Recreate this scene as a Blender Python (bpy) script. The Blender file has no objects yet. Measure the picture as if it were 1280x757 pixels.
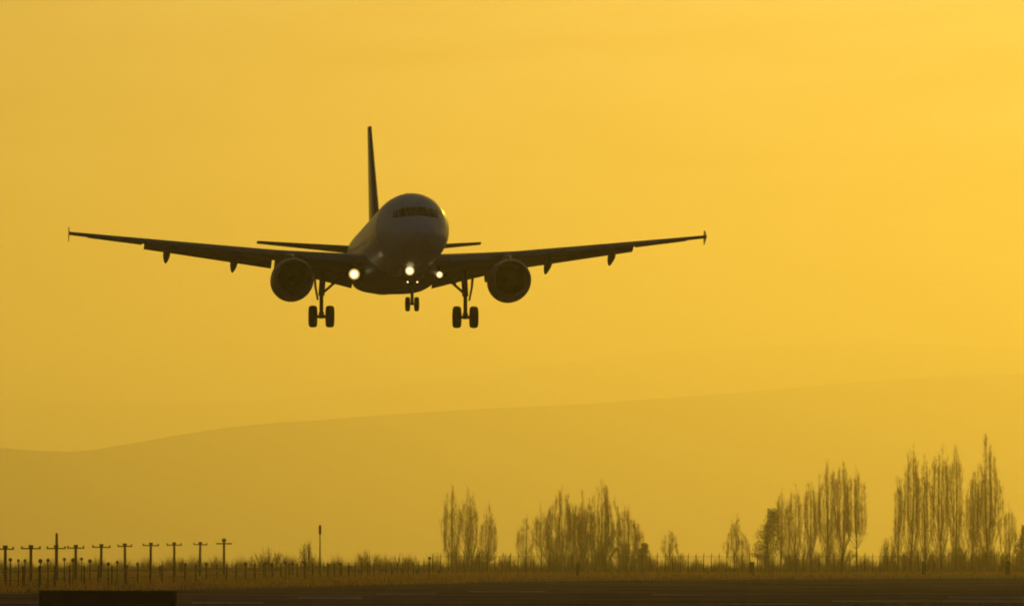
import bpy, math, random
import numpy as np
from mathutils import Vector, Matrix

C = bpy.context.scene
COL = C.collection
R = math.radians

# ------------------------------------------------------------------ camera
CAM_H = 2.0
F_MM = 300.0
K = 36.0 / F_MM / 1280.0             # radians per photo pixel
PITCH = math.atan((696 - 378.5) * K)
cam_d = bpy.data.cameras.new('camera')
cam_d.lens = F_MM
cam_d.sensor_width = 36.0
cam_d.clip_start = 1.0
cam_d.clip_end = 120000.0
cam = bpy.data.objects.new('camera', cam_d)
COL.objects.link(cam)
cam.location = (0, 0, CAM_H)
cam.rotation_euler = (R(90) + PITCH, 0, 0)
C.camera = cam

# ------------------------------------------------------------------ sky, sun, exposure
SUN_AZ = R(8.2)      # to the right of the view direction
SUN_EL = R(7.5)
SUN_COL = (1.0, 0.588, 0.023)
SUN_E = 2.75
SKY_STR = 0.064
SKY_TINT = (0.82, 0.83, 0.60, 1)
EXPOSURE = -1.46
HAZE_DENS = 1.1e-4
HAZE_G = 0.73

w = bpy.data.worlds.new('World')
C.world = w
w.use_nodes = True
nt = w.node_tree
nt.nodes.clear()
out = nt.nodes.new('ShaderNodeOutputWorld')
bg = nt.nodes.new('ShaderNodeBackground')
sky = nt.nodes.new('ShaderNodeTexSky')
sky.sky_type = 'NISHITA'
sky.sun_disc = False
sky.sun_elevation = SUN_EL
sky.sun_rotation = SUN_AZ
sky.air_density = 1.0
sky.dust_density = 5.0
sky.ozone_density = 2.5
tint = nt.nodes.new('ShaderNodeMixRGB')
tint.blend_type = 'MULTIPLY'
tint.inputs[0].default_value = 1.0
tint.inputs[2].default_value = SKY_TINT
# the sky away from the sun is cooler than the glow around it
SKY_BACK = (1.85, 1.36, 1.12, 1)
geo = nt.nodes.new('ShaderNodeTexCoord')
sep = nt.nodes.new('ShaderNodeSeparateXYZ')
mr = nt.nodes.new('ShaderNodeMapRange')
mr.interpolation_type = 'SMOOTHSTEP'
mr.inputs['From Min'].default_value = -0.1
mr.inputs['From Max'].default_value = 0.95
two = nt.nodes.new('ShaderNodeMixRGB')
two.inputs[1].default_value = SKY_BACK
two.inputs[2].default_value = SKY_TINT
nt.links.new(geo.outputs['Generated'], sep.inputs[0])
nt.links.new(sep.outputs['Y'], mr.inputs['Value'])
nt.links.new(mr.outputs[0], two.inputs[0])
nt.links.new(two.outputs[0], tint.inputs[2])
nt.links.new(sky.outputs[0], tint.inputs[1])
# thin uneven streaks of high cloud
tcw = nt.nodes.new('ShaderNodeTexCoord')
mpw = nt.nodes.new('ShaderNodeMapping')
mpw.inputs['Scale'].default_value = (10, 10, 75)
mpw.inputs['Rotation'].default_value = (0, R(6), 0)
nzw = nt.nodes.new('ShaderNodeTexNoise')
nzw.inputs['Scale'].default_value = 1.6
nzw.inputs['Detail'].default_value = 5
nzw.inputs['Distortion'].default_value = 0.6
rpw = nt.nodes.new('ShaderNodeValToRGB')
rpw.color_ramp.elements[0].position = 0.3
rpw.color_ramp.elements[1].position = 0.7
rpw.color_ramp.elements[0].color = (0.76, 0.72, 0.64, 1)
rpw.color_ramp.elements[1].color = (1.20, 1.24, 1.32, 1)
strk = nt.nodes.new('ShaderNodeMixRGB')
strk.blend_type = 'MULTIPLY'
strk.inputs[0].default_value = 1.0
nt.links.new(tcw.outputs['Generated'], mpw.inputs[0])
nt.links.new(mpw.outputs[0], nzw.inputs['Vector'])
nt.links.new(nzw.outputs['Fac'], rpw.inputs[0])
nt.links.new(tint.outputs[0], strk.inputs[1])
nt.links.new(rpw.outputs[0], strk.inputs[2])
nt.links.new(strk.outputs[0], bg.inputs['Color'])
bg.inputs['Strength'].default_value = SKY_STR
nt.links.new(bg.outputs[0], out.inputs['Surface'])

sl = bpy.data.lights.new('sun', 'SUN')
sl.energy = SUN_E
sl.color = SUN_COL
sl.angle = R(0.53)
sun = bpy.data.objects.new('sun', sl)
COL.objects.link(sun)
sd = Vector((math.sin(SUN_AZ) * math.cos(SUN_EL), math.cos(SUN_AZ) * math.cos(SUN_EL), math.sin(SUN_EL)))
sun.rotation_euler = (-sd).to_track_quat('-Z', 'Y').to_euler()
sun.location = (60, 300, 120)

vs = C.view_settings
vs.view_transform = 'Standard'
vs.look = 'None'
vs.exposure = EXPOSURE
vs.gamma = 1.0
vs.use_curve_mapping = False
C.cycles.filter_width = 1.9
C.cycles.volume_bounces = 1
C.cycles.max_bounces = 6
C.cycles.use_denoising = True


# ------------------------------------------------------------------ helpers
def at(u, v, Y):
    """world point seen at photo pixel (u, v) at distance Y along the view axis of the ground"""
    a = (u - 640) * K
    b = (378.5 - v) * K
    cp, sp = math.cos(PITCH), math.sin(PITCH)
    d = Vector((a, cp - b * sp, sp + b * cp))
    return Vector((0, 0, CAM_H)) + d * (Y / d.y)


def gx(u, Y):
    return at(u, 696, Y).x


def gz(v, Y):
    return at(640, v, Y).z


def mat(name, color, rough=0.6, metal=0.0, spec=0.5, noise=None, emit=None, coat=0.0, bump=None):
    m = bpy.data.materials.new(name)
    m.use_nodes = True
    t = m.node_tree
    b = t.nodes['Principled BSDF']
    b.inputs['Base Color'].default_value = (*color, 1)
    b.inputs['Roughness'].default_value = rough
    b.inputs['Metallic'].default_value = metal
    b.inputs['Specular IOR Level'].default_value = spec
    b.inputs['Coat Weight'].default_value = coat
    b.inputs['Coat Roughness'].default_value = 0.12
    if noise:
        scale, amt = noise[0], noise[1]
        stretch = noise[2] if len(noise) > 2 else (1, 1, 1)
        tc = t.nodes.new('ShaderNodeTexCoord')
        mp = t.nodes.new('ShaderNodeMapping')
        mp.inputs['Scale'].default_value = stretch
        nz = t.nodes.new('ShaderNodeTexNoise')
        nz.inputs['Scale'].default_value = scale
        nz.inputs['Detail'].default_value = 6
        rp = t.nodes.new('ShaderNodeValToRGB')
        rp.color_ramp.elements[0].position = 0.32
        rp.color_ramp.elements[1].position = 0.68
        c2 = noise[3] if len(noise) > 3 else None
        lo = tuple(x * (1 - amt) for x in color)
        hi = c2 if c2 else tuple(min(1, x * (1 + amt)) for x in color)
        rp.color_ramp.elements[0].color = (*lo, 1)
        rp.color_ramp.elements[1].color = (*hi, 1)
        t.links.new(tc.outputs['Object'], mp.inputs[0])
        t.links.new(mp.outputs[0], nz.inputs['Vector'])
        t.links.new(nz.outputs['Fac'], rp.inputs[0])
        t.links.new(rp.outputs[0], b.inputs['Base Color'])
        if bump:
            bp = t.nodes.new('ShaderNodeBump')
            bp.inputs['Strength'].default_value = bump
            bp.inputs['Distance'].default_value = 0.05
            t.links.new(nz.outputs['Fac'], bp.inputs['Height'])
            t.links.new(bp.outputs[0], b.inputs['Normal'])
    if emit:
        b.inputs['Emission Color'].default_value = (*emit[0], 1)
        b.inputs['Emission Strength'].default_value = emit[1]
    return m


class MB:
    """collects polygons and links them as ONE mesh object"""

    def __init__(self):
        self.v = []
        self.f = []

    def add(self, vs, fs):
        o = len(self.v)
        self.v += [tuple(p) for p in vs]
        self.f += [tuple(i + o for i in f) for f in fs]

    def loft(self, rings, cap0=True, cap1=True, closed=True):
        n = len(rings[0])
        vs = [p for r in rings for p in r]
        fs = []
        for i in range(len(rings) - 1):
            for j in range(n if closed else n - 1):
                a, b = i * n + j, i * n + (j + 1) % n
                fs.append((a, b, b + n, a + n))
        if cap0:
            fs.append(tuple(range(n))[::-1])
        if cap1:
            k = (len(rings) - 1) * n
            fs.append(tuple(range(k, k + n)))
        self.add(vs, fs)

    def tube(self, pts, rads, n=10):
        pts = [Vector(p) for p in pts]
        rings = []
        for i, p in enumerate(pts):
            d = (pts[min(i + 1, len(pts) - 1)] - pts[max(i - 1, 0)]).normalized()
            a = d.cross(Vector((0, 0, 1)))
            if a.length < 1e-3:
                a = d.cross(Vector((1, 0, 0)))
            a.normalize()
            b = d.cross(a)
            r = rads[i] if isinstance(rads, (list, tuple)) else rads
            rings.append([p + a * r * math.cos(2 * math.pi * k / n) + b * r * math.sin(2 * math.pi * k / n) for k in range(n)])
        self.loft(rings)

    def box(self, c, s, rot=None, bev=0.0):
        c = Vector(c)
        hx, hy, hz = s[0] / 2, s[1] / 2, s[2] / 2
        b = min(bev, hx * .9, hy * .9, hz * .9)
        pts = []
        if b <= 0:
            rings = [[(-hx, -hy, z), (hx, -hy, z), (hx, hy, z), (-hx, hy, z)] for z in (-hz, hz)]
        else:
            def ring(z, q):
                x, y = hx - q, hy - q
                return [(-x + b, -y, z), (x - b, -y, z), (x, -y + b, z), (x, y - b, z), (x - b, y, z), (-x + b, y, z), (-x, y - b, z), (-x, -y + b, z)]
            rings = [ring(-hz, b * .5), ring(-hz + b, 0), ring(hz - b, 0), ring(hz, b * .5)]
        M = rot if rot else Matrix.Identity(3)
        self.loft([[c + M @ Vector(p) for p in r] for r in rings])

    def lathe(self, prof, axis_o, n=40, cap0=False, cap1=False):
        """prof: (distance aft along +y, radius)"""
        o = Vector(axis_o)
        self.loft([[o + Vector((r * math.cos(2 * math.pi * k / n), y, r * math.sin(2 * math.pi * k / n))) for k in range(n)] for y, r in prof], cap0, cap1)

    def build(self, name, m, parent=None, smooth=None, loc=None):
        me = bpy.data.meshes.new(name)
        me.from_pydata(self.v, [], self.f)
        me.validate()
        me.update()
        import bmesh
        bm = bmesh.new()
        bm.from_mesh(me)
        bmesh.ops.recalc_face_normals(bm, faces=bm.faces)
        bm.to_mesh(me)
        bm.free()
        me.materials.append(m)
        if smooth:
            me.polygons.foreach_set('use_smooth', [True] * len(me.polygons))
            me.set_sharp_from_angle(angle=R(smooth))
        o = bpy.data.objects.new(name, me)
        COL.objects.link(o)
        if parent:
            o.parent = parent
        if loc:
            o.location = loc
        return o


def raw(name, verts, quads, m, parent=None, loc=None, smooth=False, m2=None, n1=0):
    me = bpy.data.meshes.new(name)
    me.from_pydata(verts.tolist(), [], quads.tolist())
    me.update()
    me.materials.append(m)
    if m2:
        me.materials.append(m2)
        me.polygons.foreach_set('material_index', [0 if i < n1 else 1 for i in range(len(me.polygons))])
    if smooth:
        me.polygons.foreach_set('use_smooth', [True] * len(me.polygons))
    o = bpy.data.objects.new(name, me)
    COL.objects.link(o)
    if parent:
        o.parent = parent
    if loc:
        o.location = loc
    return o


def prisms(P0, P1, r0, r1):
    """many three-sided tapered sticks at once -> verts, quads"""
    P0, P1 = np.asarray(P0, float), np.asarray(P1, float)
    r0, r1 = np.asarray(r0, float), np.asarray(r1, float)
    d = P1 - P0
    d /= np.linalg.norm(d, axis=1, keepdims=True) + 1e-9
    ref = np.tile([[0.0, 0.0, 1.0]], (len(d), 1))
    ref[np.abs(d[:, 2]) > 0.95] = (1, 0, 0)
    a = np.cross(d, ref)
    a /= np.linalg.norm(a, axis=1, keepdims=True)
    b = np.cross(d, a)
    V = []
    for P, r in ((P0, r0), (P1, r1)):
        for k in range(3):
            t = 2 * math.pi * k / 3
            V.append(P + (a * math.cos(t) + b * math.sin(t)) * r[:, None])
    V = np.stack(V, 1).reshape(-1, 3)
    base = np.arange(len(d))[:, None] * 6
    q = [base + np.array([[k, (k + 1) % 3, 3 + (k + 1) % 3, 3 + k]]) for k in range(3)]
    return V, np.concatenate(q, 0)


def tag(o, label=None, cat=None, group=None, kind=None):
    if label:
        o['label'] = label
    if cat:
        o['category'] = cat
    if group:
        o['group'] = group
    if kind:
        o['kind'] = kind
    return o


def empty(name, loc, rz=0.0):
    o = bpy.data.objects.new(name, None)
    o.empty_display_size = 0.5
    COL.objects.link(o)
    o.location = loc
    o.rotation_euler = (0, 0, rz)
    return o


# ------------------------------------------------------------------ materials
M_asphalt = mat('asphalt', (0.18, 0.112, 0.118), 1.0, spec=0.0, noise=(0.07, 0.6, (1, 1, 1), (0.28, 0.175, 0.175)))
M_ground = mat('dry_grass_ground', (0.22, 0.16, 0.07), 1.0, spec=0.0, noise=(0.08, 0.45, (1, 0.4, 1), (0.32, 0.23, 0.11)), bump=0.4)
M_gravel = mat('pale_gravel', (0.34, 0.28, 0.18), 1.0, spec=0.0, noise=(0.7, 0.35))
M_mark = mat('worn_paint', (0.38, 0.31, 0.29), 1.0, spec=0.0, noise=(0.2, 0.65))
M_hill = mat('hill_scrub', (0.07, 0.06, 0.035), 1.0, spec=0.0, noise=(0.004, 0.35, (1, 1, 1), (0.12, 0.10, 0.06)))
M_twig = mat('twig_bark', (0.24, 0.13, 0.07), 0.9, spec=0.05, noise=(0.7, 0.35))
M_trunk = mat('trunk_bark', (0.060, 0.042, 0.026), 0.95, spec=0.1, noise=(3.0, 0.4))
M_grass = mat('dry_grass', (0.12, 0.085, 0.035), 0.8, spec=0.05, noise=(0.2, 0.4))


def see_through(name, color, through, share=0.5):
    """thin buds and blades: part of the light that falls on the back comes through"""
    m = mat(name, color, 0.8, spec=0.05, noise=(0.6, 0.35))
    t = m.node_tree
    b = t.nodes['Principled BSDF']
    tr = t.nodes.new('ShaderNodeBsdfTranslucent')
    tr.inputs['Color'].default_value = (*through, 1)
    mx = t.nodes.new('ShaderNodeMixShader')
    mx.inputs[0].default_value = share
    t.links.new(b.outputs[0], mx.inputs[1])
    t.links.new(tr.outputs[0], mx.inputs[2])
    t.links.new(mx.outputs[0], t.nodes['Material Output'].inputs['Surface'])
    return m


M_bud_fill = see_through('backlit_bud_fill', (0.36, 0.20, 0.10), (0.95, 0.50, 0.19), 0.85)  # translucent fill added so the crowns glow against the sun
M_scrub = see_through('scrub_stems', (0.22, 0.15, 0.09), (0.55, 0.38, 0.19), 0.6)
M_leaf = see_through('dark_leaves', (0.10, 0.07, 0.03), (0.38, 0.25, 0.09), 0.6)
M_blade = see_through('grass_blades', (0.30, 0.22, 0.09), (0.85, 0.64, 0.27), 0.85)
M_post = mat('weathered_post', (0.11, 0.066, 0.040), 0.9, spec=0.05, noise=(2.0, 0.3))
M_steel = mat('galvanised_steel', (0.20, 0.18, 0.16), 0.6, metal=0.6, noise=(3.0, 0.2))
M_lampglass = mat('unlit_lamp_glass', (0.08, 0.07, 0.06), 0.3)
M_black = mat('black_panel', (0.020, 0.018, 0.024), 0.75, spec=0.2, noise=(1.5, 0.3))
M_blackframe = mat('black_frame', (0.020, 0.018, 0.018), 0.7, spec=0.3, noise=(2.0, 0.2))

M_white = mat('white_aircraft_paint', (0.76, 0.74, 0.72), 0.5, coat=0.15, noise=(0.6, 0.06, (1, 0.15, 1)))
M_wing = mat('grey_wing_paint', (0.22, 0.22, 0.22), 0.45, noise=(0.8, 0.12))
M_fin = mat('dark_red_fin_paint', (0.16, 0.030, 0.022), 0.35, coat=0.3, noise=(0.6, 0.15))
M_nacelle = mat('nacelle_paint', (0.20, 0.20, 0.20), 0.4, noise=(0.8, 0.1))
M_lip = mat('bare_metal_lip', (0.34, 0.33, 0.31), 0.5, metal=0.7, noise=(1.0, 0.08))
M_dark = mat('dark_duct', (0.025, 0.024, 0.024), 0.6, noise=(2.0, 0.2))
M_fan = mat('fan_blade_metal', (0.035, 0.035, 0.037), 0.6, metal=0.3, noise=(2.0, 0.2))
M_glass = mat('cockpit_glass', (0.008, 0.008, 0.009), 0.30, spec=0.25, noise=(1.0, 0.2))
M_gear = mat('gear_steel', (0.16, 0.15, 0.14), 0.5, metal=0.3, noise=(3.0, 0.2))
M_tyre = mat('tyre_rubber', (0.018, 0.017, 0.016), 0.85, spec=0.2, noise=(4.0, 0.2))
M_rim = mat('wheel_rim', (0.20, 0.19, 0.18), 0.5, metal=0.4, noise=(3.0, 0.15))
M_light = mat('lit_lamp', (0.9, 0.9, 0.85), 0.3, emit=((1.0, 0.86, 0.50), 4.6))
M_halo = mat('lamp_halo_glow', (0.8, 0.75, 0.6), 0.3, emit=((1.0, 0.62, 0.14), 1.7))  # weaker emission standing in for the halo around a lens

# ------------------------------------------------------------------ ground
def sheet(name, poly, z, m, kind='structure'):
    b = MB()
    b.add([(x, y, z) for x, y in poly], [tuple(range(len(poly)))])
    o = b.build(name, m)
    tag(o, kind=kind)
    return o


# the airfield is a low plateau: past the trees the land drops gently to the plain before the hills
gb = MB()
GY = [(-1500, 0), (1400, 0), (1780, -.2), (2100, -8), (3000, -30), (6000, -62), (14000, -75), (37500, -80)]
GX = [-12000, -4000, -1200, -300, 0, 300, 1200, 4000, 12000]
gb.add([(x, y, z) for y, z in GY for x in GX], [(j * 9 + i, j * 9 + i + 1, j * 9 + i + 10, j * 9 + i + 9) for j in range(len(GY) - 1) for i in range(8)])
tag(gb.build('ground', M_ground, smooth=60), kind='structure')
# pavement: its left edge runs away to the right, as a runway under the approach does
sheet('runway', [(-62, 250), (-46, 380), (-28.5, 464), (-13, 575), (0.5, 690), (24, 765), (60, 835), (150, 930), (420, 930), (420, 250)], 0.004, M_asphalt)
sheet('path', [(-8, 712), (0.5, 716), (24, 792), (62, 860), (160, 960), (160, 990), (60, 885), (22, 812), (-8, 738)], 0.004, M_gravel)


def mark(u0, u1, v, dv):
    """a painted line lying on the pavement"""
    Y0 = CAM_H / ((v + dv - 696) * K)
    Y1 = CAM_H / ((v - 696) * K)
    return [(gx(u0, Y0), Y0), (gx(u1, Y0), Y0), (gx(u1, Y1), Y1), (gx(u0, Y1), Y1)]


mk = MB()
for u0, u1, v, dv in ((470, 545, 740.5, 1.6), (585, 682, 738.0, 1.6), (372, 452, 745.5, 1.8), (700, 760, 737, .9),
                      (1040, 1300, 750.0, 2.2), (1185, 1320, 745.5, 1.8), (815, 880, 742, 1.0), (240, 330, 752, 1.8), (900, 1010, 753.5, 1.5)):
    mk.add([(x, y, 0.008) for x, y in mark(u0, u1, v, dv)], [(0, 1, 2, 3)])
tag(mk.build('runway_marking', M_mark), kind='structure')

# ------------------------------------------------------------------ hills far off
def ridge(name, prof, Yr, depth, seed, m):
    rnd = random.Random(seed)
    us = [p[0] for p in prof]
    xs = np.linspace(us[0], us[-1], 1200)
    ker = np.exp(-np.linspace(-2, 2, 31) ** 2)
    ys_ = np.interp(xs, us, [p[1] for p in prof])
    vv = np.convolve(np.pad(ys_, 15, mode='edge'), ker / ker.sum(), mode='valid')
    N = 260
    rows = 16
    ph = [(rnd.uniform(0.002, 0.05), rnd.uniform(0, 6.3)) for _ in range(10)]
    verts = []
    for j in range(rows + 1):
        t = j / rows
        for i in range(N + 1):
            u = us[0] + (us[-1] - us[0]) * i / N
            Y = float(np.interp(u, (0, 1280), Yr))
            y = Y - depth * (1 - t)
            top = max(gz(np.interp(u, xs, vv), Y), 5)
            s = t ** 1.35
            wob = sum(math.sin(u * f * 1.0 + p + t * 5) for f, p in ph) / 10
            crest = sum(math.sin(u * f * 6 + p) for f, p in ph) / 10 * 1.6
            z = (top + 85) * s - 85 + wob * 55 * math.sin(math.pi * t) * t + crest * t
            x = gx(u, Y)
            verts.append((x * (1.02 - 0.02 * t), y, z if j else -85))
    # far side falls away again
    for i in range(N + 1):
        verts.append((verts[rows * (N + 1) + i][0], verts[rows * (N + 1) + i][1] + depth * 0.4, -85))
    q = []
    n = N + 1
    for j in range(rows + 1):
        for i in range(N):
            a = j * n + i
            q.append((a, a + 1, a + n + 1, a + n))
    o = raw(name, np.array(verts), np.array(q), m, smooth=True)
    tag(o, kind='structure')
    return o


ridge('hill', [(-2500, 600), (-900, 590), (-300, 570), (-40, 555), (30, 562), (70, 566), (120, 563), (200, 547), (300, 531), (420, 523), (540, 514),
               (640, 509), (740, 504), (850, 496), (950, 489), (1050, 479), (1130, 473), (1200, 469), (1290, 467), (1500, 470), (2200, 500), (3800, 560)],
      (16500, 27000), 4500, 3, M_hill)
ridge('mountain', [(-2000, 540), (-600, 505), (-200, 500), (60, 498), (180, 505), (320, 500), (480, 482), (640, 462), (760, 446), (840, 438), (960, 432), (1100, 427),
                   (1200, 431), (1300, 436), (1600, 450), (2600, 520)],
      (34000, 34500), 5500, 5, M_hill)

# ------------------------------------------------------------------ haze (the air itself)
hz = MB()
hz.box((0, 18000, 430), (27000, 40000, 1040))
hm = bpy.data.materials.new('haze_air')
hm.use_nodes = True
hm.node_tree.nodes.clear()
ho = hm.node_tree.nodes.new('ShaderNodeOutputMaterial')
hv = hm.node_tree.nodes.new('ShaderNodeVolumePrincipled')
hv.inputs['Color'].default_value = (0.93, 0.90, 0.84, 1)
hv.inputs['Density'].default_value = HAZE_DENS
hv.inputs['Anisotropy'].default_value = HAZE_G
hm.node_tree.links.new(hv.outputs[0], ho.inputs['Volume'])
tag(hz.build('haze', hm), kind='stuff')

# ------------------------------------------------------------------ the airliner
# body axes: x to the picture's right, y aft from the nose, z up from the fuselage centreline
PX_REF, PZ_REF = 17.7, -4.42          # under the main wheels


def A(x, y, z):
    return (x, y - PX_REF, z - PZ_REF)


plane = empty('airliner', at(491.8, 409.5, 456))
PLANE_YAW, PLANE_PITCH, PLANE_ROLL = R(5.2), R(-2.5), R(0.12)
plane.rotation_euler = (PLANE_PITCH, PLANE_ROLL, PLANE_YAW)
tag(plane, 'twin engine passenger jet airliner coming in to land with landing gear down and lights lit', 'airliner')

FUS = np.array([  # aft, half width, top, bottom
    (0.00, .03, -.47, -.53), (0.06, .26, -.26, -.76), (0.20, .47, -.06, -.97), (0.45, .71, .13, -1.17), (0.8, .94, .32, -1.36), (1.2, 1.13, .50, -1.51),
    (1.6, 1.29, .74, -1.64), (2.0, 1.42, 1.00, -1.74), (2.5, 1.55, 1.28, -1.83), (3.0, 1.66, 1.52, -1.90), (3.6, 1.77, 1.74, -1.96), (4.3, 1.86, 1.91, -2.01),
    (5.2, 1.93, 2.02, -2.05), (6.5, 1.97, 2.07, -2.07), (9, 1.975, 2.07, -2.07), (12, 1.975, 2.07, -2.07), (16, 1.975, 2.07, -2.07), (20, 1.975, 2.07, -2.07), (23.5, 1.975, 2.07, -2.07),
    (25, 1.95, 2.07, -1.98), (27, 1.86, 2.07, -1.68), (29, 1.70, 2.06, -1.25), (31, 1.46, 2.03, -.75), (33, 1.14, 1.95, -.20), (35, .76, 1.80, .32), (36.6, .42, 1.62, .70), (37.5, .22, 1.48, .95)])

fade = np.clip((34 - FUS[:, 0]) / 8, 0, 1)
FUS[:, 2] -= .30 * fade
FUS[:, 3] -= .14 * fade


def fus_at(y):
    return [float(np.interp(y, FUS[:, 0], FUS[:, k])) for k in (1, 2, 3)]


def fus_ring(y, n=56, grow=0.0):
    w_, t, b = fus_at(y)
    c = (t + b) / 2
    c = c + (0.0 if y > 24 else -.0)
    h = (t - b) / 2
    pts = []
    for k in range(n):
        a = 2 * math.pi * k / n
        pts.append(((w_ + grow) * math.sin(a), y, c + (h + grow) * math.cos(a)))
    return pts


ys = sorted(set([0, .03, .06, .1, .15, .2, .3, .45, .6, .8, 1, 1.2, 1.4, 1.6, 1.8, 2, 2.25, 2.5, 2.75, 3, 3.3, 3.6, 4, 4.3, 4.7, 5.2, 5.8, 6.5] + list(range(8, 25)) + [25 + .7 * i for i in range(18)] + [37.5]))
b = MB()
b.loft([[A(*p) for p in fus_ring(y)] for y in ys if y <= 37.5])
fuselage = b.build('fuselage', M_white, plane, smooth=40)


def nose_y(x, z, grow=0.0):
    """how far aft the skin lies at (x, z) seen from the front"""
    lo, hi = 0.0, 9.0
    for _ in range(40):
        m = (lo + hi) / 2
        w_, t, bo = fus_at(m)
        inside = (x / (w_ + grow)) ** 2 + ((z - (t + bo) / 2) / ((t - bo) / 2 + grow)) ** 2 < 1
        if inside:
            hi = m
        else:
            lo = m
    return hi


def pane(corners, name, m, parent, n=8):
    """a curved pane lying on the nose; corners in front view"""
    c = [Vector((p[0], p[1])) for p in corners]
    rings_o, rings_i = [], []
    for i in range(n + 1):
        a = c[0].lerp(c[3], i / n)
        d = c[1].lerp(c[2], i / n)
        ro = []
        for j in range(n + 1):
            p = a.lerp(d, j / n)
            ro.append(Vector((p.x, nose_y(p.x, p.y), p.y)))
        rings_o.append(ro)
    q = MB()
    vs = [A(p.x * 1.004, p.y - .018, p.z + .010) for r in rings_o for p in r]
    vi = [A(p.x, p.y + .03, p.z) for r in rings_o for p in r]
    k = n + 1
    fs = [(i * k + j, i * k + j + 1, (i + 1) * k + j + 1, (i + 1) * k + j) for i in range(n) for j in range(n)]
    q.add(vs, fs)
    q.add(vi, [f[::-1] for f in fs])
    per = [(0, j) for j in range(n)] + [(i, n) for i in range(n)] + [(n, j) for j in range(n, 0, -1)] + [(i, 0) for i in range(n, 0, -1)]
    idx = [i * k + j for i, j in per]
    off = k * k
    for a_, b_ in zip(idx, idx[1:] + idx[:1]):
        q.f.append((a_, b_, b_ + off, a_ + off))
    return q.build(name, m, parent, smooth=50)


for s in (-1, 1):
    pane([(s * .02, .22), (s * .57, .19), (s * .52, .73), (s * .02, .76)], 'cockpit_window', M_glass, fuselage)
    pane([(s * .60, .19), (s * .96, .15), (s * .88, .66), (s * .55, .73)], 'cockpit_window', M_glass, fuselage)
    pane([(s * .99, .15), (s * 1.24, .18), (s * 1.13, .58), (s * .91, .65)], 'cockpit_window', M_glass, fuselage)

# passenger doors just behind the cockpit, standing a little proud of the skin
for s in (-1, 1):
    q = MB()
    rows = []
    for i in range(11):
        z = -.86 + 1.86 * i / 10
        row = []
        for y in (4.45, 4.65, 4.85, 5.05, 5.25):
            w_, t, bo = fus_at(y)
            cz, h = (t + bo) / 2, (t - bo) / 2
            row.append(A(s * (w_ + .004) * math.sqrt(max(0, 1 - ((z - cz) / (h + .004)) ** 2)), y, z))
        rows.append(row)
    vs = [p for r in rows for p in r]
    q.add(vs, [(i * 5 + j, i * 5 + j + 1, i * 5 + j + 6, i * 5 + j + 5) for i in range(10) for j in range(4)])
    d = q.build('passenger_door', M_white, fuselage, smooth=60)
    so = d.modifiers.new('thickness', 'SOLIDIFY')
    so.thickness = .012
    so.offset = 0

# belly fairing
b = MB()
rings = []
for y, wd, bo in ((10.4, .7, -2.02), (11.2, 1.35, -2.2), (12.4, 1.85, -2.38), (14, 2.1, -2.50), (17, 2.16, -2.55), (19.5, 2.1, -2.50), (21.5, 1.8, -2.33), (23, 1.2, -2.15), (24, .6, -2.0)):
    ring = []
    for k in range(32):
        a = 2 * math.pi * k / 32
        sx = math.copysign(abs(math.sin(a)) ** .75, math.sin(a))
        sz = math.copysign(abs(math.cos(a)) ** .75, math.cos(a))
        ring.append(A(wd * sx, y, (bo + -.95) / 2 + (-.95 - bo) / 2 * sz))
    rings.append(ring)
b.loft(rings)
b.build('belly_fairing', M_wing, plane, smooth=50)

# aerials on the roof and under the belly
for y, z, up in ((8.5, 1.76, 1), (11.0, -2.36, -1)):
    b = MB()
    b.loft([[A(dx, y + dy, z - .03 * up) for dx, dy in ((-.03, 0), (.03, 0), (.03, .35), (-.03, .35))],
            [A(dx, y + dy, z + .28 * up) for dx, dy in ((-.012, .16), (.012, .16), (.012, .34), (-.012, .34))]])
    b.build('antenna', M_wing, plane)


def foil(n=11, thick=0.12, x0=0.0, x1=1.0, camber=0.02):
    """closed outline, lower trailing edge round the nose to upper trailing edge"""
    def yt(x):
        return 5 * thick * (.2969 * math.sqrt(max(x, 0)) - .126 * x - .3516 * x * x + .2843 * x ** 3 - .1030 * x ** 4)

    def yc(x):
        return camber * 4 * x * (1 - x)
    xs = [x0 + (x1 - x0) * (1 - math.cos(math.pi * i / n)) / 2 for i in range(n + 1)]
    up = [(x, yc(x) + yt(x)) for x in xs]
    lo = [(x, yc(x) - yt(x)) for x in xs]
    if x0 > 0.001:
        return lo[::-1] + up
    return lo[::-1] + up[1:]


def wing_le(y):
    return 12.7 + (y - 2.0) * 0.515


def wing_te(y):
    return 18.95 if y < 6.4 else 18.95 + (y - 6.4) * (22.05 - 18.95) / (17.2 - 6.4)


def wing_z(y):
    return -1.40 + 2.20 * (max(y - 1.5, 0) / 15.7) ** 1.0


def wing_th(y):
    return float(np.interp(y, (2, 6.4, 17), (.150, .118, .105)))


def wing_tw(y):
    return R(float(np.interp(y, (2, 6.4, 17), (4.0, 1.5, -.5))))


def section(s, y, x0, x1, camber=.02):
    c = wing_te(y) - wing_le(y)
    t = wing_tw(y)
    pts = []
    for px, pz in foil(12, wing_th(y), x0, x1, camber):
        dx, dz = (px - .3) * c, pz * c
        pts.append(A(s * y, wing_le(y) + .3 * c + dx * math.cos(t) + dz * math.sin(t), wing_z(y) - dx * math.sin(t) + dz * math.cos(t)))
    return pts


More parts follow.
